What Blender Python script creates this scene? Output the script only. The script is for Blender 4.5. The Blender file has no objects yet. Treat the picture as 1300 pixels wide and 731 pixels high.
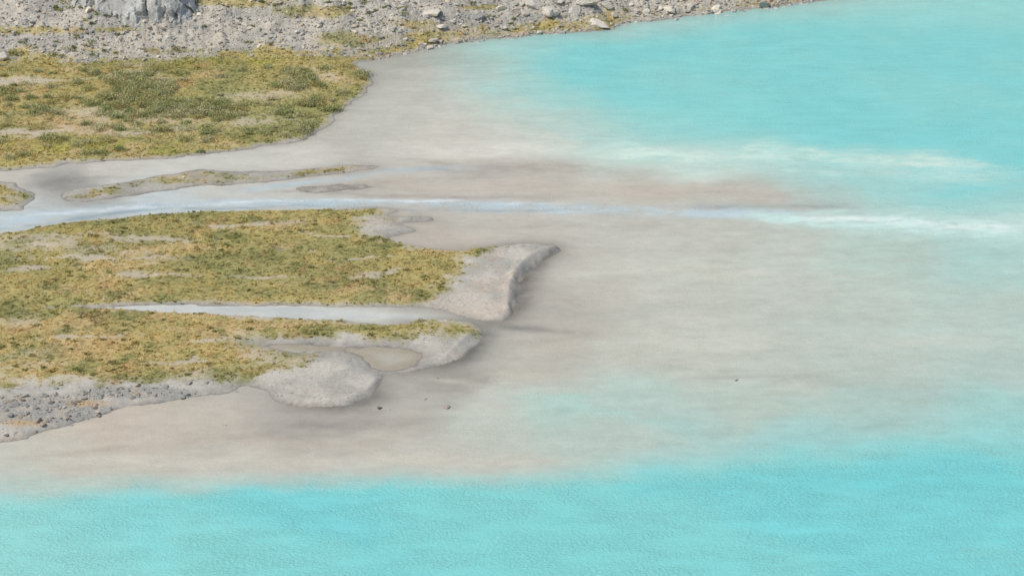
import bpy, bmesh, math, numpy as np
from mathutils import Vector
rng=np.random.default_rng(7)
# ---------------------------------------------------------------- camera / survey frame
H=130.0; P=math.radians(24.0); LENS=85.0; F=LENS/36*1300
sP,cP=math.sin(P),math.cos(P)
def ground(u,v,z=0.0):
    u=np.asarray(u,float); v=np.asarray(v,float)
    a=(u-650)/F; b=(365.5-v)/F
    t=(H-z)/(sP-b*cP)
    return a*t,(cP+b*sP)*t
def survey(x,y,z):
    dz=z-H
    dep=y*cP-dz*sP; up=y*sP+dz*cP
    dep=np.maximum(dep,30)
    return 650+F*x/dep, 365.5-F*up/dep
def lin(c):
    c=np.asarray(c,float)/255.0
    return np.where(c<=0.04045,c/12.92,((c+0.055)/1.055)**2.4)
# ---------------------------------------------------------------- noise
LAT=[np.random.default_rng(100+i).random((256,256)) for i in range(12)]
def vn(x,y,s,seed=0):
    L=LAT[seed%12]; x,y=(x*.8-y*.6)/s+seed*17.3,(x*.6+y*.8)/s+seed*31.7
    xi=np.floor(x).astype(int); yi=np.floor(y).astype(int); fx=x-xi; fy=y-yi
    fx=fx*fx*(3-2*fx); fy=fy*fy*(3-2*fy)
    a=L[xi&255,yi&255]; b=L[(xi+1)&255,yi&255]; c=L[xi&255,(yi+1)&255]; d=L[(xi+1)&255,(yi+1)&255]
    return (a*(1-fx)+b*fx)*(1-fy)+(c*(1-fx)+d*fx)*fy
def fbm(x,y,s,seed=0,o=4):
    r=0;a=1;t=0
    for i in range(o):
        r=r+a*(vn(x,y,s,seed+i)-0.5); t+=a; a*=0.55; s*=0.48
    return r/t*2
def ss(a,b,x):
    t=np.clip((x-a)/(b-a),0,1); return t*t*(3-2*t)
def crom(p,n=4):
    p=np.asarray(p,float); m=len(p); out=[]
    for i in range(m):
        p0,p1,p2,p3=p[i-1],p[i],p[(i+1)%m],p[(i+2)%m]
        for k in range(n):
            t=k/n
            out.append(0.5*((2*p1)+(-p0+p2)*t+(2*p0-5*p1+4*p2-p3)*t*t+(-p0+3*p1-3*p2+p3)*t**3))
    return np.array(out)
def sdf(poly,x,y,m=14.0):
    out=np.full(x.shape,-m)
    x0,y0=poly.min(0)-m; x1,y1=poly.max(0)+m
    s=(x>x0)&(x<x1)&(y>y0)&(y<y1)
    px=x[s];py=y[s]; d=np.full(px.shape,1e12); ins=np.zeros(px.shape,bool)
    n=len(poly)
    for i in range(n):
        ax,ay=poly[i]; bx,by=poly[(i+1)%n]
        ex,ey=bx-ax,by-ay; L=ex*ex+ey*ey
        if L<1e-9: continue
        wx=px-ax; wy=py-ay
        t=np.clip((wx*ex+wy*ey)/L,0,1)
        d=np.minimum(d,(wx-ex*t)**2+(wy-ey*t)**2)
        if ey!=0:
            c=((ay>py)!=(by>py))&(px<ex*(py-ay)/ey+ax)
            ins^=c
    d=np.sqrt(d); out[s]=np.where(ins,d,-np.minimum(d,m))
    return out
def shape(pts,extra=None,n=4):
    if extra is None: p=crom(pts,n)
    else:
        q=np.asarray(pts,float); p=crom(q,n)[: (len(q)-1)*n+1]
    X,Y=ground(p[:,0],p[:,1]); w=np.stack([X,Y],1)
    if extra is not None: w=np.vstack([w,np.array(extra,float)])
    return w
# ---------------------------------------------------------------- shorelines
A=shape([(-300,224),(-100,221),(0,218),(60,213),(90,208),(150,205),(220,201),(290,193),(345,185),(380,179),(403,169),(424,156),(430,143),(448,131),(465,119),(473,101),(464,89),(456,81),(490,73),(530,65),(580,54),(640,48),(700,42),(775,39),(792,31),(850,23),(920,15),(985,8),(1045,1),(1150,-12),(1400,-42)],
        [(900,900),(900,3800),(-3500,3800),(-3500,350)])
TOE=shape([(-300,86),(0,84),(100,83),(190,78),(300,74),(420,75),(470,71),(530,62),(600,49),(680,41),(790,30),(920,13),(1045,-1),(1150,-14),(1400,-44)],
        [(900,910),(900,3800),(-3500,3800),(-3500,420)])
B=shape([(-260,229),(0,230),(22,236),(46,247),(32,262),(0,269),(-260,280)])
C=shape([(80,247),(100,240),(150,233),(200,223),(260,216),(330,218),(400,213),(450,210),(482,212),(450,219),(390,225),(330,233),(250,237),(200,244),(140,253),(100,257),(80,255)])
C2=shape([(376,239),(430,235),(482,237),(440,243),(400,245)])
D=shape([(-300,318),(0,296),(50,288),(100,281),(150,277),(220,271),(300,268),(380,267),(440,266),(480,264),(502,268),(492,274),(540,275),(548,280),(505,284),(526,293),(492,301),(510,309),(580,318),(640,312),(680,309),(705,312),(714,318),(702,325),(682,335),(668,345),(661,358),(658,375),(653,395),(640,405),(620,407),(590,402),(560,393),(530,389),(470,390),(380,388),(300,388),(220,387),(160,389),(100,393),(0,396),(-300,400)])
E=shape([(-300,389),(0,389),(100,389),(165,393),(220,397),(300,401),(400,405),(460,410),(500,411),(545,406),(580,407),(607,414),(612,426),(600,440),(580,455),(545,468),(510,474),(487,476),(484,484),(472,500),(448,512),(400,517),(365,515),(345,506),(338,496),(312,491),(295,498),(250,504),(200,511),(150,517),(120,530),(80,542),(40,552),(0,562),(-300,590)])
POND=shape([(430,443),(470,441),(512,443),(536,449),(533,459),(514,467),(494,471),(476,467),(460,454)])
POND2=shape([(330,440),(380,437.5),(430,441),(450,445),(420,445.5),(370,443)])
G_LOBE=shape([(-320,250),(440,262),(502,264),(500,275),(470,283),(480,300),(560,314),(640,313),(612,325),(588,345),(575,365),(545,386),(500,395),(-320,400)])
G_LOW=shape([(-320,385),(160,385),(300,399),(460,407),(560,404),(612,415),(592,428),(540,431),(470,433),(420,431),(330,433),(300,436),(390,447),(385,472),(330,486),(240,487),(100,490),(0,494),(-320,505)])
# ---------------------------------------------------------------- grid (one sheet, fine where the delta is)
def axis(a,b,s,lo,hi):
    c=list(np.arange(a,b+1e-6,s)); st=s; q=c[-1]
    while q<hi: st*=1.25; q+=st; c.append(q)
    st=s; q=c[0]; pre=[]
    while q>lo: st*=1.25; q-=st; pre.append(q)
    return np.array(pre[::-1]+c),len(pre)
X0,X1,SX=-98.0,98.0,0.21; Y0,Y1,SY=196.0,440.0,0.33
xs,ix0=axis(X0,X1,SX,-3200,3200); ys,iy0=axis(Y0,Y1,SY,-1500,3600)
GX,GY=np.meshgrid(xs,ys); nx,ny=len(xs),len(ys)
gx=GX.ravel(); gy=GY.ravel()
wob=fbm(gx,gy,3.2,1,4)*0.55; wob2=fbm(gx,gy,1.0,5,3)*0.25
dA=sdf(A,gx,gy)+wob*1.7+wob2; dT=sdf(TOE,gx,gy,400)+wob*3
dB=sdf(B,gx,gy)+wob+wob2; dC=sdf(C,gx,gy)+wob*1.2+wob2; dC2=sdf(C2,gx,gy)+wob*1.6+wob2
dD=sdf(D,gx,gy)+wob*1.0+wob2; dE=sdf(E,gx,gy)+wob*1.0+wob2
dP=np.maximum(sdf(POND,gx,gy),sdf(POND2,gx,gy))+wob*.9
gL=np.maximum(sdf(G_LOBE,gx,gy),sdf(G_LOW,gx,gy))
U0,V0=survey(gx,gy,0*gx)
def blob(u,v,cx,cy,rx,ry,k=0.0):
    q=((u-cx)/rx)**2+((v-cy-k*(u-cx))/ry)**2
    return np.exp(-q*1.4)
def bank(d,h,w):
    return np.where(d>0,h*(1-np.exp(-np.maximum(d,0)/w)),np.maximum(d*0.22,-1.5))
lobe=np.clip(blob(U0,V0,665,330,70,30)+blob(U0,V0,630,375,50,34),0,1)
lowl=np.clip(blob(U0,V0,420,495,110,24)+blob(U0,V0,560,445,80,28),0,1)
z=bank(dA,0.55,2.2)+np.clip(dA,0,60)*0.006
z=np.maximum(z,bank(dB,0.25,1.5)); z=np.maximum(z,bank(dC,0.20,1.0)); z=np.maximum(z,bank(dC2,0.08,1.0))
z=np.maximum(z,bank(dD,0.42,.8)*(1+.5*lobe)); z=np.maximum(z,bank(dE,0.42,.7)*(1-0.2*lowl))
def ridge(pts,h,w):
    p=np.array(pts,float); X,Y=ground(p[:,0],p[:,1]); d=np.full(gx.shape,1e9)
    s=(gx>X.min()-9)&(gx<X.max()+9)&(gy>Y.min()-9)&(gy<Y.max()+9)
    ds=np.full(s.sum(),1e9)
    for i in range(len(X)-1):
        ex,ey=X[i+1]-X[i],Y[i+1]-Y[i]; t=np.clip(((gx[s]-X[i])*ex+(gy[s]-Y[i])*ey)/(ex*ex+ey*ey),0,1)
        ds=np.minimum(ds,np.hypot(gx[s]-X[i]-t*ex,gy[s]-Y[i]-t*ey))
    d[s]=ds+np.abs(wob[s]); return h*np.exp(-(d/w)**2)
inl=ss(0.2,2.0,z*6)
z=z+inl*(ridge([(645,396),(646,370),(654,350),(674,330),(704,318)],.5,.8)+ridge([(598,424),(575,448),(540,463),(505,471)],.26,.6)+ridge([(480,484),(465,500),(440,508),(400,512),(355,504)],.26,.6)+ridge([(500,470),(470,468),(445,455),(420,450)],.18,.6))
z=np.minimum(z,np.where(dP>-3,-dP*0.14,9))
z=z+inl*(fbm(gx,gy,6,2,3)*0.20*(1-.6*lowl)+fbm(gx,gy,1.3,3,3)*0.10*(1-.6*np.maximum(lowl,lobe)))
hd=np.maximum(dT,0)
hill=hd*0.30+np.clip(hd-25,0,500)*0.22
hill=hill*(1-0.15*fbm(gx,gy,60,4,2))+ss(1,10,hd)*(fbm(gx,gy,14,6,4)*1.8+fbm(gx,gy,3,7,3)*0.7)
z=z+np.maximum(hill,0)
z=np.minimum(z,420)
U,V=survey(gx,gy,z)
# ---------------------------------------------------------------- land colours
nA=fbm(gx,gy,9,8,4); nB=fbm(gx,gy,3,2,4); nC=fbm(gx,gy,1.1,9,3); nD=fbm(gx*0.5,gy,5,4,4)
def mix(a,b,t):
    t=t[:,None]; return a*(1-t)+b*t
def col(c): return np.tile(lin(c),(len(gx),1))
mud=mix(col((188,184,176)),col((168,166,160)),ss(-.3,.4,nB))
mud=mix(mud,col((192,176,160)),ss(.05,.5,nD)*0.4)
hillc=mix(col((188,183,173)),col((166,163,157)),ss(-.3,.4,nB))
hillc=mix(hillc,col((196,187,172)),ss(0,.5,nA)*.6)
gr=mix(col((174,162,108)),col((156,151,100)),ss(-.25,.3,nA))
gr=mix(gr,col((194,173,130)),ss(.05,.45,nD)*.75)
gr=mix(gr,col((130,131,82)),ss(.1,.5,nB+nA*.4)*.75)
gr=mix(gr,col((184,164,104)),ss(.1,.5,-nB)*.5)
gr=mix(gr,col((182,173,90)),np.clip(blob(U,V,120,185,190,18)+blob(U,V,330,80,160,10),0,1)*ss(-.1,.4,nB)*.8)
gr=mix(gr,col((162,163,112)),blob(U,V,330,140,190,45)*.6)
gr=mix(gr,col((196,170,120)),np.clip(blob(U,V,120,455,260,40),0,1)*ss(-.3,.3,-nB)*.65)
gr=mix(gr,col((184,146,104)),ss(.25,.6,fbm(gx,gy,4,11,4))*.4)
gr=mix(gr,col((114,116,70)),ss(.25,.6,nC+nB*.5)*.4)
gA=ss(0.0,1.6,dA+nB*.8)*(1-ss(-2.5,1.5,dT+nA*5+nB*3-2))
gC=ss(.7,2.0,dC+nB*1.8)*ss(-.15,.2,nD+.12)*.85
gB=ss(.8,2.0,dB+nB)
gD=ss(-1.0,2.6,gL+nB*2.8+nC*1.2)*ss(0.1,1.0,np.maximum(dD,dE)+nC*.5)
bare=[(310,285,70,6),(190,300,90,4),(130,330,110,5),(200,353,75,5),(30,345,50,4),(380,435,70,4),(60,318,60,3),(500,298,60,7),(20,105,60,6),(30,168,55,10),(90,100,50,3),(260,430,50,4),(420,300,60,3),(330,350,50,3),(150,125,50,3),(480,345,60,3),(100,425,80,3),(440,325,60,3),(250,460,70,3)]
bm=0
uw=U+fbm(gx*.5,gy,6,1,4)*60; vw=V+fbm(gx*.5,gy,5,3,4)*13
for b in bare: bm=np.maximum(bm,blob(uw,vw,*b))
bm=ss(.3,.9,bm+nB*.4+nC*.3)
thin=ss(.12,.55,fbm(gx*.55,gy,7,10,5)+nC*.2)
G=np.maximum(np.maximum(gA,gB),np.maximum(gC,gD))*(1-bm*.85)
G=G*(1-thin*.65)
G=G*ss(.02,.15,z)
hm=0
for b in [(40,38,95,8),(300,4,80,8),(150,38,40,4),(440,50,60,12),(520,30,40,8),(405,15,60,12),(560,45,80,7),(610,10,40,5),(420,70,50,5),(240,66,90,5)]:
    hm=np.maximum(hm,blob(U,V,*b))
G=np.maximum(G,ss(.3,.75,hm+nB*.5)*ss(-1,2,dT)*.85)
onhill=ss(-1,2,dT)
base=mix(mud,hillc,onhill)
base=mix(base,col((194,179,156)),ss(.2,.8,np.clip(gD+gA,0,1)*(thin+bm))*.6)
gv=ss(.3,.7,np.maximum(np.maximum(blob(U,V,40,520,150,26),blob(U,V,180,498,110,11)),blob(U,V,-150,530,170,40))+nB*.2)
gravel=mix(col((156,156,153)),col((174,168,158)),ss(-.2,.4,nC))
gravel=mix(gravel,col((186,158,120)),ss(.25,.7,np.maximum(blob(U,V,20,545,60,14),blob(U,V,120,512,50,5))+nB*.3))
gv=gv*(dE>-2)*(1-onhill)
base=mix(base,gravel,gv)
base=mix(base,col((178,148,130)),ss(.1,.5,nC)*lobe*.45)
crest=ss(.1,.45,z)
base=mix(base,base*.82,(1-crest)*(1-onhill)*(1-gv))
land=mix(base,gr,G)
wet=1-ss(-.02,.10,z+nC*.06)
land=mix(land,col((116,110,102)),wet*.72)
land=mix(land,col((130,122,112)),ss(-1.0,.4,dP)*.3)
# ---------------------------------------------------------------- water colours (silt load over shallow flats / deep glacial water)
CP=[(530,100,186,184,175),(560,75,168,176,168),(490,85,165,165,155),(600,110,190,194,184),(480,150,188,185,176),(440,178,184,180,170),(400,195,198,194,185),(300,202,198,195,186),(150,215,194,189,180),(40,225,190,184,173),(80,235,150,147,142),
(560,170,196,192,181),(620,140,196,196,185),(700,180,206,204,194),(660,165,202,199,188),(600,195,198,192,182),(800,196,204,207,195),(900,200,200,210,200),(600,212,174,167,157),(700,225,184,176,165),(850,238,186,179,167),(970,238,184,177,166),(1050,240,172,190,182),(1130,238,158,197,191),
(30,275,186,191,188),(200,260,190,197,196),(350,248,190,187,177),(500,240,187,181,170),(620,245,188,181,171),(1000,215,178,197,188),(1100,215,164,203,196),
(600,285,186,181,170),(560,300,186,175,162),(700,300,188,182,171),(800,290,188,185,175),(900,310,189,188,176),(1000,320,187,192,180),(1100,320,179,196,185),(1250,330,168,200,191),(1300,360,172,200,190),
(750,350,187,182,170),(900,370,190,190,177),(1000,370,187,191,179),(1100,390,184,193,181),(1250,400,180,194,183),(700,380,176,170,159),(700,420,181,174,162),(800,430,190,189,176),(900,450,189,189,176),(1100,460,182,191,180),(1280,470,176,192,182),(860,400,191,190,178),
(650,470,187,181,168),(620,500,188,187,175),(600,530,187,191,179),(700,520,175,195,184),(800,505,175,193,183),(740,560,180,193,182),(950,520,178,190,178),(1000,480,184,189,177),(1100,520,168,189,179),(1250,520,160,196,188),(880,550,170,192,183),(1000,550,162,194,187),
(100,590,190,184,170),(0,600,188,186,174),(200,550,188,177,162),(300,560,188,179,165),(400,535,168,160,150),(350,540,174,166,156),(450,560,186,178,166),(500,520,175,169,158),(520,575,190,186,174),(620,590,188,189,177),(750,590,177,190,179),(300,595,191,187,175),(150,530,190,177,162),(450,600,189,187,175),
(570,480,158,152,142),(300,395,204,203,196),(450,403,202,201,191),(550,403,180,177,167)]
CP=np.array(CP,float)
yw=np.maximum(gy,150.)
wu,wv=survey(gx,yw,0*gx)
wx=fbm(gx,gy,16,3,5); wy=fbm(gx,gy,16,7,5); wz=fbm(gx*.45,gy,5,1,5)
u=wu+wx*60; v=wv+wy*22+wz*9
num=np.zeros((len(gx),3)); den=np.zeros(len(gx))
ltab=lin(CP[:,2:5])
for i in range(len(CP)):
    w=1/((((u-CP[i,0])/1.9)**2+(v-CP[i,1])**2)/900+0.16)**1.9
    num+=w[:,None]*ltab[i]; den+=w
wc=num/den[:,None]
def stroke(pts,wd,c,al,soft=1.0,jit=5.0,sd=3,br=.9):
    global wc
    pts=np.array(pts,float)
    uu=wu+fbm(gx*.4,gy,5,sd,4)*18; vv=wv+fbm(gx*.4,gy,4,sd+2,5)*jit
    yc=np.interp(uu,pts[:,0],pts[:,1])
    W=np.interp(uu,pts[:,0],np.array(wd,float)) if np.ndim(wd) else wd
    m=np.exp(-(np.abs(vv-yc)/W)**2*1.2)*ss(pts[0,0]-50,pts[0,0]+40,uu)*(1-ss(pts[-1,0]-70,pts[-1,0]+70,uu))
    m=m*(1+br*fbm(gx*.3,gy,2.6,sd+4,5)+br*.7*fbm(gx*.5,gy,.8,sd+1,3))
    wc=mix(wc,col(c),np.clip(m*al,0,1))
stroke([(520,205),(600,211),(720,212),(800,222)],6,(162,154,144),.5,sd=1)
stroke([(460,232),(600,238),(800,243),(990,238)],[6,8,10,9],(186,174,161),.5,sd=2)
stroke([(280,222),(420,236),(560,226)],4,(172,160,147),.35,sd=4)
stroke([(560,290),(700,283),(900,290)],4,(168,162,151),.4,sd=5)
stroke([(340,243),(480,248),(700,252)],3,(158,151,142),.5,sd=6)
stroke([(540,195),(700,188),(800,186),(900,192)],9,(216,212,201),.65,sd=7)
stroke([(720,352),(900,345),(1100,352)],8,(199,197,184),.4,sd=8,jit=14)
stroke([(720,325),(900,318),(1200,330)],5,(174,173,162),.3,sd=3,jit=14)
stroke([(740,400),(900,392),(1200,405)],7,(172,175,163),.3,sd=5,jit=16)
stroke([(800,430),(1000,440),(1250,432)],10,(199,198,185),.4,sd=9,jit=14)
stroke([(820,465),(960,474),(1150,490)],5,(163,169,159),.35,sd=2,jit=12)
stroke([(640,505),(760,520),(900,555)],11,(164,201,192),.45,sd=3,jit=18)
stroke([(540,470),(640,500),(760,495)],7,(199,194,181),.4,sd=6,jit=14)
stroke([(60,570),(250,590),(480,585),(700,590)],8,(200,193,179),.5,sd=1,jit=10)
stroke([(0,580),(250,560),(500,555)],6,(178,166,152),.35,sd=7,jit=14)
stroke([(0,614),(300,608),(700,602)],5,(176,190,180),.35,sd=9,jit=8)
UP=shape([(655,30),(622,70),(618,95),(640,120),(690,150),(760,178),(850,190),(960,196),(1060,225),(1130,240),(1200,262),(1300,262),(1500,270),(1900,200),(1900,-60),(1300,-60),(1000,-20),(800,20)])
dUp=sdf(UP,gx,gy,40)+wx*6+wz*2.5
turq=mix(col((134,206,203)),col((122,202,202)),ss(-.4,.4,wx))
turq=mix(turq,col((148,211,205)),np.clip(blob(wu,wv,1200,10,260,30)+blob(wu,wv,850,150,150,30)*.6,0,1)*.8)
shallowshore=ss(-14,-2,dA)
wc=mix(wc,col((164,203,195)),ss(-14,4,dUp)*.7)
wc=mix(wc,turq,ss(-6,18,dUp)*(1-.5*shallowshore*ss(-60,0,wv*-1+20)))
edge=np.interp(wu,[-300,0,200,350,500,650,800,900,1000,1150,1300,1600],[634,628,623,615,612,608,599,588,573,560,550,530])
dl=wv-edge+wx*11+wz*7+fbm(gx*.6,gy,2,7,4)*5+fbm(gx,gy,.7,2,3)*3
soft=np.interp(wu,[0,350,600,900,1300],[19,12,11,20,32])
tn=mix(col((130,207,205)),col((119,203,205)),ss(-.3,.3,wx))
tn=mix(tn,col((152,213,206)),(1-ss(0,420,wu))*.6)
tn=mix(tn,col((112,200,202)),blob(wu,wv,1150,610,260,25)*.7)
wc=mix(wc,mix(wc,tn,np.full(len(gx),.55)),ss(-2.2,-.2,dl/soft)*.5)
wc=mix(wc,tn,ss(-1.0,1.2,dl/soft))
stroke([(-300,330),(0,286),(60,274),(120,266),(250,259),(450,258),(650,263),(850,269),(1010,272)],[12,10,8,6,6,5.5,6,7,7],(184,198,204),.9,jit=4,sd=5,br=1.2)
stroke([(0,290),(150,270),(400,262),(700,268)],2.2,(150,166,174),.65,jit=5,sd=8,br=1.8)
stroke([(0,278),(150,263),(400,254),(700,258)],1.8,(216,223,226),.55,jit=5,sd=2,br=1.8)
stroke([(300,243),(380,233),(440,226),(490,217),(570,212)],[4,3.5,3.5,3,2.5],(178,192,200),.8,jit=2,sd=3)
stroke([(760,193),(880,197),(980,191),(1090,199),(1190,211),(1270,219)],[10,9,10,13,16,12],(206,226,214),.65,jit=12,sd=2,br=.8)
stroke([(880,205),(1080,214),(1240,228)],9,(186,216,208),.4,jit=14,sd=8,br=1.1)
stroke([(940,272),(1080,281),(1180,283),(1300,291),(1600,310)],[7,13,15,17,22],(196,222,215),.7,jit=9,sd=1,br=1.2)
stroke([(1020,276),(1180,282),(1320,291)],[4,5,6],(224,233,228),.55,jit=5,sd=9,br=1.8)
stroke([(880,262),(1000,262),(1100,266)],3.5,(152,160,157),.45,jit=3,sd=6)
dLand=np.maximum.reduce([dA,dB,dC,dC2,dD,dE])
fr=np.exp(-np.abs(np.minimum(dLand,0))/np.interp(wu,[0,300,620,700],[.5,.8,1.5,1.5]))
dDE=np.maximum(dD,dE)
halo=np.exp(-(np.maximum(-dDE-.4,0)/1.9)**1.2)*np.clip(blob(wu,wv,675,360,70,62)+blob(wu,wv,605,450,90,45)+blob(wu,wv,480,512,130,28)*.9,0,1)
wc=mix(wc,col((146,139,129)),np.clip(fr*.5,0,1)*ss(320,500,wu+np.where(wv<230,150,0)))
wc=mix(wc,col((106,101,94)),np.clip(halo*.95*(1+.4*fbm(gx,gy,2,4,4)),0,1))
for b,c,a in [((650,415,85,6,.08),(134,130,122),.75),((420,537,110,9,-.03),(150,144,135),.75),((350,550,80,6),(154,147,137),.5),((85,234,45,10,-.05),(134,132,128),.9),((560,215,60,4),(150,156,156),.4),((950,480,90,4),(166,162,151),.4),((130,226,30,4),(160,155,148),.6)]:
    wc=mix(wc,col(c),np.clip(blob(wu+wz*22,wv+wz*7,*b)*a*(1+.8*fbm(gx,gy,2,6,4)),0,1))
wc=mix(wc,col((164,154,136)),ss(-2,.5,dP))
wc=mix(wc,col((182,177,166)),ss(.5,2.5,dP)*.6)
crk=ss(.2,.7,np.clip(blob(wu,wv,330,396,260,9,.03),0,1))*(wv>380)*(wv<416)*(wu<585)
wc=mix(wc,mix(col((202,203,198)),col((180,184,182)),ss(-.2,.5,wz)),crk*.85)
sz_=fbm(gx*.4,gy,1.8,4,5); s2_=fbm(gx*.7,gy,.7,9,3)
shal=1-np.clip(ss(-1,1.5,dl/soft)+ss(-4,16,dUp),0,1)
wc=wc*(1+(.03+.06*shal)*sz_+.06*shal*s2_+.04*wx+.03*wz*shal)[:,None]
ripple=np.clip(ss(-1,1.5,dl/soft)*.8+ss(-4,16,dUp)*.25+.4+.5*blob(wu,wv,500,262,700,8),0,1.4)
# ---------------------------------------------------------------- mesh helpers
def mk(name,co,faces,c=None,extra=None,smooth=True):
    me=bpy.data.meshes.new(name); n=len(co); k=faces.shape[1]; m=len(faces)
    me.vertices.add(n); me.vertices.foreach_set('co',np.ascontiguousarray(co,dtype=np.float32).ravel())
    me.loops.add(m*k); me.loops.foreach_set('vertex_index',np.ascontiguousarray(faces,dtype=np.int32).ravel())
    me.polygons.add(m); me.polygons.foreach_set('loop_start',np.arange(0,m*k,k,dtype=np.int32))
    me.polygons.foreach_set('use_smooth',np.full(m,smooth))
    me.update(calc_edges=True)
    if c is not None:
        a=me.attributes.new('Col','FLOAT_COLOR','POINT')
        a.data.foreach_set('color',np.hstack([c,np.ones((n,1))]).astype(np.float32).ravel())
    if extra:
        for kx,val in extra.items():
            a=me.attributes.new(kx,'FLOAT','POINT'); a.data.foreach_set('value',val.astype(np.float32))
    ob=bpy.data.objects.new(name,me); bpy.context.scene.collection.objects.link(ob); return ob
ii,jj=np.meshgrid(np.arange(nx-1),np.arange(ny-1)); q0=(jj*nx+ii).ravel()
quads=np.stack([q0,q0+1,q0+nx+1,q0+nx],1)
GAIN=np.array([1.0,1.05,1.17]); WG=np.array([0.99,1.01,1.10])
def mat(name):
    m=bpy.data.materials.new(name); m.use_nodes=True; nt=m.node_tree
    return m,nt,nt.nodes['Principled BSDF']
def N(nt,t,**k):
    n=nt.nodes.new(t)
    for a,b in k.items(): setattr(n,a,b)
    return n
def attr(nt,n): a=N(nt,'ShaderNodeAttribute'); a.attribute_name=n; return a
def noise(nt,scale,detail,vec,rough=.6):
    n=N(nt,'ShaderNodeTexNoise'); n.inputs['Scale'].default_value=scale; n.inputs['Detail'].default_value=detail; n.inputs['Roughness'].default_value=rough
    nt.links.new(vec,n.inputs['Vector']); return n
def mulc(nt,colsock,facsock,lo,hi,a=.3,b=.7):
    mr=N(nt,'ShaderNodeMapRange'); mr.inputs[1].default_value=a; mr.inputs[2].default_value=b; mr.inputs[3].default_value=lo; mr.inputs[4].default_value=hi
    nt.links.new(facsock,mr.inputs[0])
    vm=N(nt,'ShaderNodeVectorMath',operation='SCALE'); nt.links.new(colsock,vm.inputs[0]); nt.links.new(mr.outputs[0],vm.inputs['Scale']); return vm.outputs[0]
mT,nt,bs=mat('delta_ground'); tc=N(nt,'ShaderNodeTexCoord'); a=attr(nt,'Col')
n1=noise(nt,2.2,6,tc.outputs['Object']); n2=noise(nt,9,4,tc.outputs['Object'])
c=mulc(nt,a.outputs['Color'],n1.outputs['Fac'],.86,1.14); c=mulc(nt,c,n2.outputs['Fac'],.84,1.16)
nt.links.new(c,bs.inputs['Base Color']); bs.inputs['Roughness'].default_value=.85; bs.inputs['Specular IOR Level'].default_value=.25
bp=N(nt,'ShaderNodeBump'); bp.inputs['Strength'].default_value=.5; bp.inputs['Distance'].default_value=.08
nt.links.new(n2.outputs['Fac'],bp.inputs['Height']); nt.links.new(bp.outputs[0],bs.inputs['Normal'])
ter=mk('delta_terrain',np.stack([gx,gy,z],1),quads,land/GAIN); ter.data.materials.append(mT)
mW,nt,bs=mat('glacial_water'); tc=N(nt,'ShaderNodeTexCoord'); a=attr(nt,'Col'); r=attr(nt,'Ripple')
mp=N(nt,'ShaderNodeMapping'); mp.inputs['Scale'].default_value=(.4,1,1); nt.links.new(tc.outputs['Object'],mp.inputs[0])
s1=noise(nt,.7,8,mp.outputs[0],.68); s3=noise(nt,4.5,4,tc.outputs['Object'],.65)
c=mulc(nt,a.outputs['Color'],s1.outputs['Fac'],.955,1.045); c=mulc(nt,c,s3.outputs['Fac'],.96,1.04)
nt.links.new(c,bs.inputs['Base Color']); bs.inputs['Roughness'].default_value=.1; bs.inputs['IOR'].default_value=1.33
mp2=N(nt,'ShaderNodeMapping'); mp2.inputs['Scale'].default_value=(.8,1,1); mp2.inputs['Rotation'].default_value=(0,0,.35); nt.links.new(tc.outputs['Object'],mp2.inputs[0])
w1=noise(nt,3.0,4,mp2.outputs[0],.6); w1.inputs['Distortion'].default_value=.6
w2=noise(nt,.3,4,mp.outputs[0],.6)
bp=N(nt,'ShaderNodeBump'); bp.inputs['Distance'].default_value=.26
gust=N(nt,'ShaderNodeMapRange'); gust.inputs[1].default_value=.35; gust.inputs[2].default_value=.65; gust.inputs[3].default_value=.35; gust.inputs[4].default_value=1.1
nt.links.new(w2.outputs['Fac'],gust.inputs[0])
mm=N(nt,'ShaderNodeMath',operation='MULTIPLY'); nt.links.new(r.outputs['Fac'],mm.inputs[0]); nt.links.new(gust.outputs[0],mm.inputs[1]); mm.use_clamp=True; nt.links.new(mm.outputs[0],bp.inputs['Strength'])
nt.links.new(w1.outputs['Fac'],bp.inputs['Height']); nt.links.new(bp.outputs[0],bs.inputs['Normal'])
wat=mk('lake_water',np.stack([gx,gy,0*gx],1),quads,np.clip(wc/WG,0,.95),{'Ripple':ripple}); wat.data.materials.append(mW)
# ---------------------------------------------------------------- scattering
Zg=z.reshape(ny,nx); Gg=G.reshape(ny,nx); GRg=gr.reshape(ny,nx,3)
def idx(x,y):
    return np.clip(((x-X0)/SX),0,(X1-X0)/SX-2),np.clip(((y-Y0)/SY),0,(Y1-Y0)/SY-2)
def look(Fd,x,y):
    i,j=idx(x,y); i0=i.astype(int); j0=j.astype(int); fx=i-i0; fy=j-j0; i0=i0+ix0; j0=j0+iy0
    if Fd.ndim==3: fx=fx[:,None]; fy=fy[:,None]
    return (Fd[j0,i0]*(1-fx)+Fd[j0,i0+1]*fx)*(1-fy)+(Fd[j0+1,i0]*(1-fx)+Fd[j0+1,i0+1]*fx)*fy
def rnd(n,ymin=Y0,ymax=Y1-6):
    y=rng.uniform(ymin,ymax,n*3)**1.0; x=rng.uniform(-96,96,n*3)
    k=np.abs(x)<y*.24+8; return x[k][:n],y[k][:n]
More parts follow.
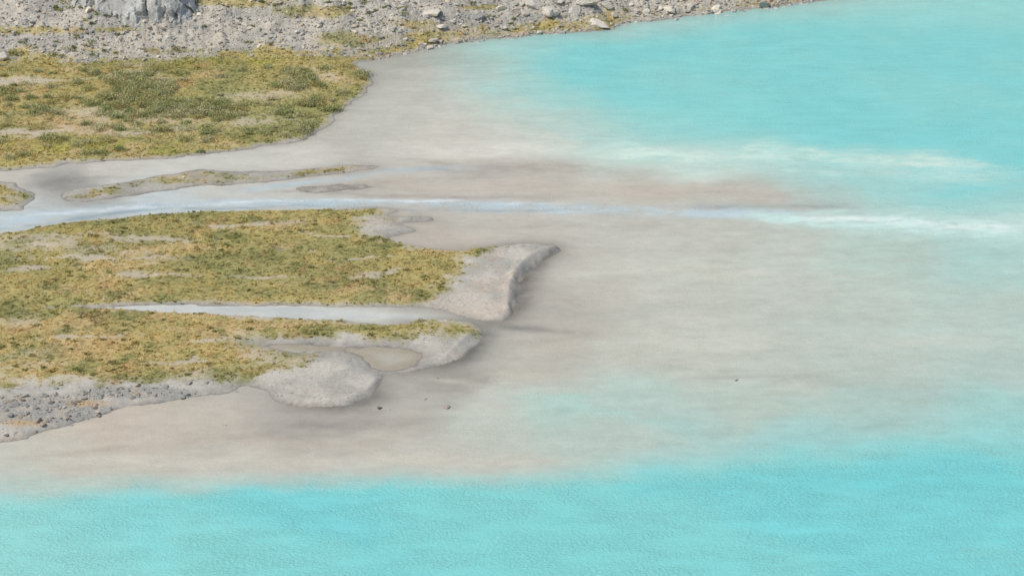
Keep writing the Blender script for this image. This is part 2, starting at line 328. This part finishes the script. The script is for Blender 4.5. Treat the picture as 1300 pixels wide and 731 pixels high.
def leaf_mat(name,tr=.3):
    m,nt,bs=mat(name); a=attr(nt,'Col'); nt.links.new(a.outputs['Color'],bs.inputs['Base Color'])
    bs.inputs['Roughness'].default_value=.8; bs.inputs['Specular IOR Level'].default_value=.15
    t=N(nt,'ShaderNodeBsdfTranslucent'); nt.links.new(a.outputs['Color'],t.inputs[0])
    ms=N(nt,'ShaderNodeMixShader'); ms.inputs[0].default_value=tr
    nt.links.new(bs.outputs[0],ms.inputs[1]); nt.links.new(t.outputs[0],ms.inputs[2]); nt.links.new(ms.outputs[0],nt.nodes['Material Output'].inputs[0]); return m
mG=leaf_mat('tundra_grass')
x,y=rnd(420000,Y0+10,432); g=look(Gg,x,y); k=rng.random(len(x))<g**1.5*.7; x,y=x[k],y[k]
k=x<60; x,y=x[k],y[k]
n=len(x); zz=look(Zg,x,y); cc=look(GRg,x,y)
B_=4
tall=1+.8*ss(.1,.5,fbm(x,y,2.2,6,3))[:,None]
ang=rng.uniform(0,2*np.pi,(n,B_)); sz=rng.gamma(4,.038,(n,1))*rng.uniform(.7,1.3,(n,B_)); hh=sz*rng.uniform(.12,.5,(n,B_))*tall
ox=rng.normal(0,.13,(n,B_)); oy=rng.normal(0,.13,(n,B_))
cx=x[:,None]+ox; cy=y[:,None]+oy; dx=np.cos(ang)*sz*.7; dy=np.sin(ang)*sz*.7
bz_=zz[:,None]+.015+0*cx
v0=np.stack([cx-dx,cy-dy,bz_],-1); v1=np.stack([cx+dx,cy+dy,bz_],-1)
v2=np.stack([cx+rng.normal(0,.12,cx.shape)-dy,cy+dx+rng.normal(0,.12,cx.shape),zz[:,None]+.02+hh],-1)
vv=np.stack([v0,v1,v2],2).reshape(-1,3)
tint=rng.normal(1.2,.18,(n,1,1,1)); hue=rng.normal(0,.05,(n,1,1,1))
c4=np.broadcast_to(cc[:,None,None,:],(n,B_,3,3))*tint*np.concatenate([1+hue,1-hue*.3,1-hue],-1)
c4=np.clip(c4,0.01,.8).reshape(-1,3)
f=np.arange(len(vv)).reshape(-1,3)
o=mk('meadow_grass',vv,f,c4/GAIN,smooth=False); o.data.materials.append(mG)
def place(fn,n,tries=80000):
    x,y=rnd(tries); zz=look(Zg,x,y); uu,vq=survey(x,y,zz); p=fn(uu,vq,x,y); k=rng.random(len(x))<p; return x[k][:n],y[k][:n],zz[k][:n]
def clumpnoise(x,y,s,sd): return ss(.0,.35,fbm(x,y,s,sd,3))
def shrubs(name,x,y,zz,smin,smax,nl,palette,hr=.55):
    n=len(x); S=rng.uniform(smin,smax,n)*rng.uniform(.7,1,n)
    d=rng.normal(0,1,(n,nl,3)); d/=np.linalg.norm(d,axis=2,keepdims=True); d[:,:,2]=np.abs(d[:,:,2])
    lob=1+.28*np.sin(3*np.arctan2(d[:,:,1],d[:,:,0])+rng.uniform(0,6,(n,1)))+.15*rng.normal(0,1,(n,nl))
    rad=(rng.random((n,nl))**.3)*lob
    cx=d*rad[:,:,None]*S[:,None,None]*np.array([1.15,.9,hr*1.3])
    cx+=np.stack([x,y,zz],1)[:,None,:]
    a=rng.normal(0,1,(n,nl,3))*np.array([1,1,.5]); a/=np.linalg.norm(a,axis=2,keepdims=True); b=np.cross(a,rng.normal(0,1,(n,nl,3))*np.array([1,1,.4])); b/=np.linalg.norm(b,axis=2,keepdims=True)
    ls=rng.uniform(.07,.15,(n,nl,1))
    q=np.stack([cx-a*ls,cx-b*ls*.6,cx+a*ls,cx+b*ls*.6],2).reshape(-1,3)
    pc=lin(np.array(palette))[rng.integers(0,len(palette),n)]
    sh=rng.normal(1,.15,(n,nl))*(.75+.45*np.clip(d[:,:,2]*rad,0,1))  # random leaf tone times painted shading: low inner leaves darker, tops brighter
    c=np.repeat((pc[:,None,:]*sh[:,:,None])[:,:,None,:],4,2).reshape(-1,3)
    o=mk(name,q,np.arange(len(q)).reshape(-1,4),np.clip(c,.01,.8)/GAIN,smooth=False); o.data.materials.append(mG); return o
x,y,zz=place(lambda u,v,x,y:((look(Gg,x,y)>.4)&(v>84)&(v<205)&(u<475))*(.02+.5*clumpnoise(x,y,9,3)*np.clip(blob(u,v,290,130,260,48),0,1)),750)
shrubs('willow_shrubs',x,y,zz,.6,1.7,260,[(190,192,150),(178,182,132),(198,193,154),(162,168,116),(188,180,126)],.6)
x,y,zz=place(lambda u,v,x,y:((look(Gg,x,y)>.4)&(v>255))*(.012+.06*clumpnoise(x,y,6,5)),420)
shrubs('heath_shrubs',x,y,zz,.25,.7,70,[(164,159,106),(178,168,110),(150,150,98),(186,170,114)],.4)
x,y,zz=place(lambda u,v,x,y:((v<75)&(u<900)&(v>-20)&(look(Zg,x,y)>1))*(.004+.1*clumpnoise(x,y,10,2)),160)
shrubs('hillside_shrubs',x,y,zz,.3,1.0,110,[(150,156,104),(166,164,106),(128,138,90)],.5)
# ---------------------------------------------------------------- stones
def ico(sub,seed,jit):
    bm_=bmesh.new(); bmesh.ops.create_icosphere(bm_,subdivisions=sub,radius=1)
    r=np.random.default_rng(seed); V_=np.array([v.co[:] for v in bm_.verts]); Fc=np.array([[q.index for q in f.verts] for f in bm_.faces]); bm_.free()
    for _ in range(12):
        nrm=r.normal(0,1,3); nrm/=np.linalg.norm(nrm); dd=r.uniform(.4,.8); s=V_@nrm; V_=V_-np.maximum(s-dd,0)[:,None]*nrm
    V_=V_+r.normal(0,jit,V_.shape); return V_,Fc
def stones(name,x,y,zz,S,cols,sub,var=6,sink=.3,flat=.6):
    n=len(x); VV=[];FF=[];CC=[];off=0
    T=[ico(sub,50+i,.07 if sub==1 else .02) for i in range(var)]
    w=rng.integers(0,var,n)
    for i in range(var):
        k=np.where(w==i)[0]
        if len(k)==0: continue
        V_,Fc=T[i]; m=len(k); sc=S[k,None]*np.stack([rng.uniform(.7,1.4,m),rng.uniform(.7,1.2,m),rng.uniform(.7,1.2,m)*flat],1)
        th=rng.uniform(0,6.28,m); tl=rng.normal(0,.25,m)
        p=V_[None]*sc[:,None,:]
        px=p[:,:,0]*np.cos(tl)[:,None]+p[:,:,2]*np.sin(tl)[:,None]; pz=-p[:,:,0]*np.sin(tl)[:,None]+p[:,:,2]*np.cos(tl)[:,None]
        p=np.stack([px*np.cos(th)[:,None]-p[:,:,1]*np.sin(th)[:,None],px*np.sin(th)[:,None]+p[:,:,1]*np.cos(th)[:,None],pz],2)
        p+=np.stack([x[k],y[k],zz[k]+sc[:,2]*(1-2*sink)*.6],1)[:,None,:]
        VV.append(p.reshape(-1,3)); FF.append((Fc[None]+(off+np.arange(m)*len(V_))[:,None,None]).reshape(-1,3)); off+=m*len(V_)
        CC.append(np.repeat(cols[k],len(V_),0))
    o=mk(name,np.vstack(VV),np.vstack(FF),np.vstack(CC)/GAIN,smooth=False); o.data.materials.append(mR); return o
mR,nt,bs=mat('weathered_stone'); tc=N(nt,'ShaderNodeTexCoord'); a=attr(nt,'Col')
n1=noise(nt,4,6,tc.outputs['Object']); c=mulc(nt,a.outputs['Color'],n1.outputs['Fac'],.75,1.2)
nt.links.new(c,bs.inputs['Base Color']); bs.inputs['Roughness'].default_value=.85; bs.inputs['Specular IOR Level'].default_value=.25
bp=N(nt,'ShaderNodeBump'); bp.inputs['Strength'].default_value=.6; bp.inputs['Distance'].default_value=.1; nt.links.new(n1.outputs['Fac'],bp.inputs['Height']); nt.links.new(bp.outputs[0],bs.inputs['Normal'])
PAL=lin(np.array([(186,182,174),(168,166,162),(202,196,185),(152,152,150),(210,202,190),(186,172,154),(176,176,173)]))
def pal(n,b=1.): return PAL[rng.integers(0,len(PAL),n)]*rng.uniform(.8,1.15,(n,1))*b
dTg=dT.reshape(ny,nx); gvg=gv.reshape(ny,nx)
def scree(u,v,x,y): return (look(dTg,x,y)>-1.5)*(1-.85*look(Gg,x,y))
x,y,zz=place(lambda u,v,x,y:scree(u,v,x,y)*(v>-60)*(u<1250),34000,600000)
S=np.minimum(rng.pareto(2.2,len(x))*.09+.09,.6); stones('scree_stones',x,y,zz,S,pal(len(x)),1)
x,y,zz=place(lambda u,v,x,y:scree(u,v,x,y)*(v>-60)*(u<1250)*(.12+ss(450,650,u)*.8),1500,60000)
S=np.minimum(rng.pareto(2.9,len(x))*.26+.22,1.3); stones('hillside_boulders',x,y,zz,S,pal(len(x),1.05),3,8)
x,y,zz=place(lambda u,v,x,y:(look(gvg,x,y)>.4)*(look(Zg,x,y)>-.05)*1.0,5500,300000)
S=np.minimum(rng.pareto(2.2,len(x))*.08+.06,.55); stones('gravel_bar_stones',x,y,zz,S,pal(len(x),.72),1)
x,y,zz=place(lambda u,v,x,y:(look(Gg,x,y)<.5)*(look(Zg,x,y)>.1)*(v>205)*(u<760)*.3,2600,200000)
S=rng.uniform(.04,.12,len(x)); stones('mud_bank_pebbles',x,y,zz,S,pal(len(x),.8),1)
pts=[(18,517,1.),(45,523,.7),(172,500,.9),(210,495,.6),(238,490,.8),(262,489,.7),(110,503,.5),(60,507,.5),(20,553,.55),(45,549,.4),(568,516,.8),(482,518,.6),(455,521,.3),(540,507,.45),(285,540,.4),(300,497,.4),(935,482,.55),(140,521,.35),(90,540,.4),(2,508,.6),(555,480,.3),(330,500,.25),(470,519,.3),(495,520,.3),(8,556,.5),(100,513,.6),(150,498,.6),(128,508,.5),(70,497,.6),(190,503,.45)]
p=np.array(pts); gx_,gy_=ground(p[:,0],p[:,1]); zz=look(Zg,gx_,gy_); zz=np.maximum(zz,-0.04)
cs=pal(len(p),.72); cs[10]=lin((160,150,142)); cs[16]=lin((160,154,146)); cs[cs[:,0]>cs[:,2]*1.35]=lin((140,138,134))
stones('shore_rocks',gx_,gy_,zz,p[:,2]*.75,cs,3,8,sink=.35,flat=.42)
def hit(u,v):
    a=(u-650)/F; b=(365.5-v)/F; t=np.linspace(200,520,3000)
    X=a*t; Y=(cP+b*sP)*t; Z=H+(-sP+b*cP)*t
    k=np.argmax(Z<look(Zg,X,Y)); return X[k],Y[k],look(Zg,X[k:k+1],Y[k:k+1])[0]
pts=[(760,33,2.0),(548,17,1.7),(695,18,1.7),(660,14,1.3),(730,16,1.6),(820,16,1.2),(876,10,1.),(780,20,1.2),(640,36,.7),(590,33,.6),(910,10,.8),(712,34,.9),(10,38,.7),(182,77,.7),(680,8,2.2),(745,6,2.2),(710,2,1.8),(770,8,1.5)]
h=np.array([hit(a_,b_) for a_,b_,_ in pts]); S=np.array([q[2] for q in pts])
stones('shoreline_boulders',h[:,0],h[:,1],h[:,2],S,np.tile(lin((204,198,188)),(len(S),1))*rng.uniform(.85,1.05,(len(S),1)),4,7,sink=.36,flat=.45)
# grey bedrock outcrop, upper left
bx,by,bz=hit(162,31)
m1=np.linspace(0,1,150); m2=np.linspace(0,1,90); MU,MV=np.meshgrid(m1,m2); mu=MU.ravel(); mv=MV.ravel()
W=22.5; ht=7.5
xx=(mu-.5)*W
prof=np.clip(np.sin(np.pi*np.clip(mu,0,1))**.35,0,1)
zz_=mv*ht*prof*(1+.22*fbm(mu*10,mu*0,2,3,3))
crack=np.abs(fbm(xx+mv*2.5,mv*3,2.6,5,3)); crack2=np.abs(fbm(xx-mv*1.5,mv*2,.9,8,3))
yy=mv*5.5+ (1-prof)*3.5 -1.4*np.minimum(crack*3,1)+np.round(fbm(xx,mv*6,3,2,2)*3)*.35
co=np.stack([bx+xx+.3*fbm(xx,mv*8,1,6,3),by+yy,bz-1.0+zz_+.25*fbm(xx,mv*8,1.2,2,3)],1)
i2,j2=np.meshgrid(np.arange(149),np.arange(89)); q=(j2*150+i2).ravel(); qd=np.stack([q,q+1,q+151,q+150],1)
cl=lin((190,190,188))*(1-.7*np.exp(-crack/.035))[:,None]*(1-.4*np.exp(-crack2/.03))[:,None]*(1+.4*fbm(xx,mv*5,1.5,9,3))[:,None]
back=co.reshape(90,150,3)[-1].copy(); b2=back.copy(); b2[:,1]+=10; b2[:,2]+=.5
n0=len(co); co=np.vstack([co,b2]); qb=np.stack([89*150+np.arange(149),89*150+np.arange(1,150),n0+np.arange(1,150),n0+np.arange(149)],1)
cl=np.vstack([cl,np.tile(lin((160,160,158)),(150,1))])
o=mk('rock_outcrop',co,np.vstack([qd,qb]),np.clip(cl,.02,.8)/GAIN,smooth=False); o.data.materials.append(mR)
# ---------------------------------------------------------------- light
sd=Vector((-.52,-.16,.84)).normalized()
L=bpy.data.lights.new('sun','SUN'); L.energy=3.0; L.angle=math.radians(.6); L.color=(1,.96,.9)
lo=bpy.data.objects.new('sun',L); bpy.context.scene.collection.objects.link(lo); lo.rotation_euler=(-sd).to_track_quat('-Z','Y').to_euler(); lo.location=(0,300,200)
w=bpy.data.worlds.new('World'); bpy.context.scene.world=w; w.use_nodes=True; nt=w.node_tree
sk=nt.nodes.new('ShaderNodeTexSky'); sk.sky_type='NISHITA'; sk.sun_disc=False; sk.sun_elevation=math.asin(sd.z); sk.sun_rotation=math.atan2(sd.x,sd.y)
nt.links.new(sk.outputs[0],nt.nodes['Background'].inputs[0]); nt.nodes['Background'].inputs[1].default_value=.14
cam=bpy.data.cameras.new('camera'); cam.lens=LENS; cam.sensor_width=36; cam.clip_end=9000; cam.clip_start=1
co_=bpy.data.objects.new('camera',cam); bpy.context.scene.collection.objects.link(co_); co_.location=(0,0,H); co_.rotation_euler=(math.pi/2-P,0,0)
bpy.context.scene.camera=co_
s=bpy.context.scene; s.view_settings.view_transform='Standard'; s.view_settings.look='None'; s.view_settings.exposure=0
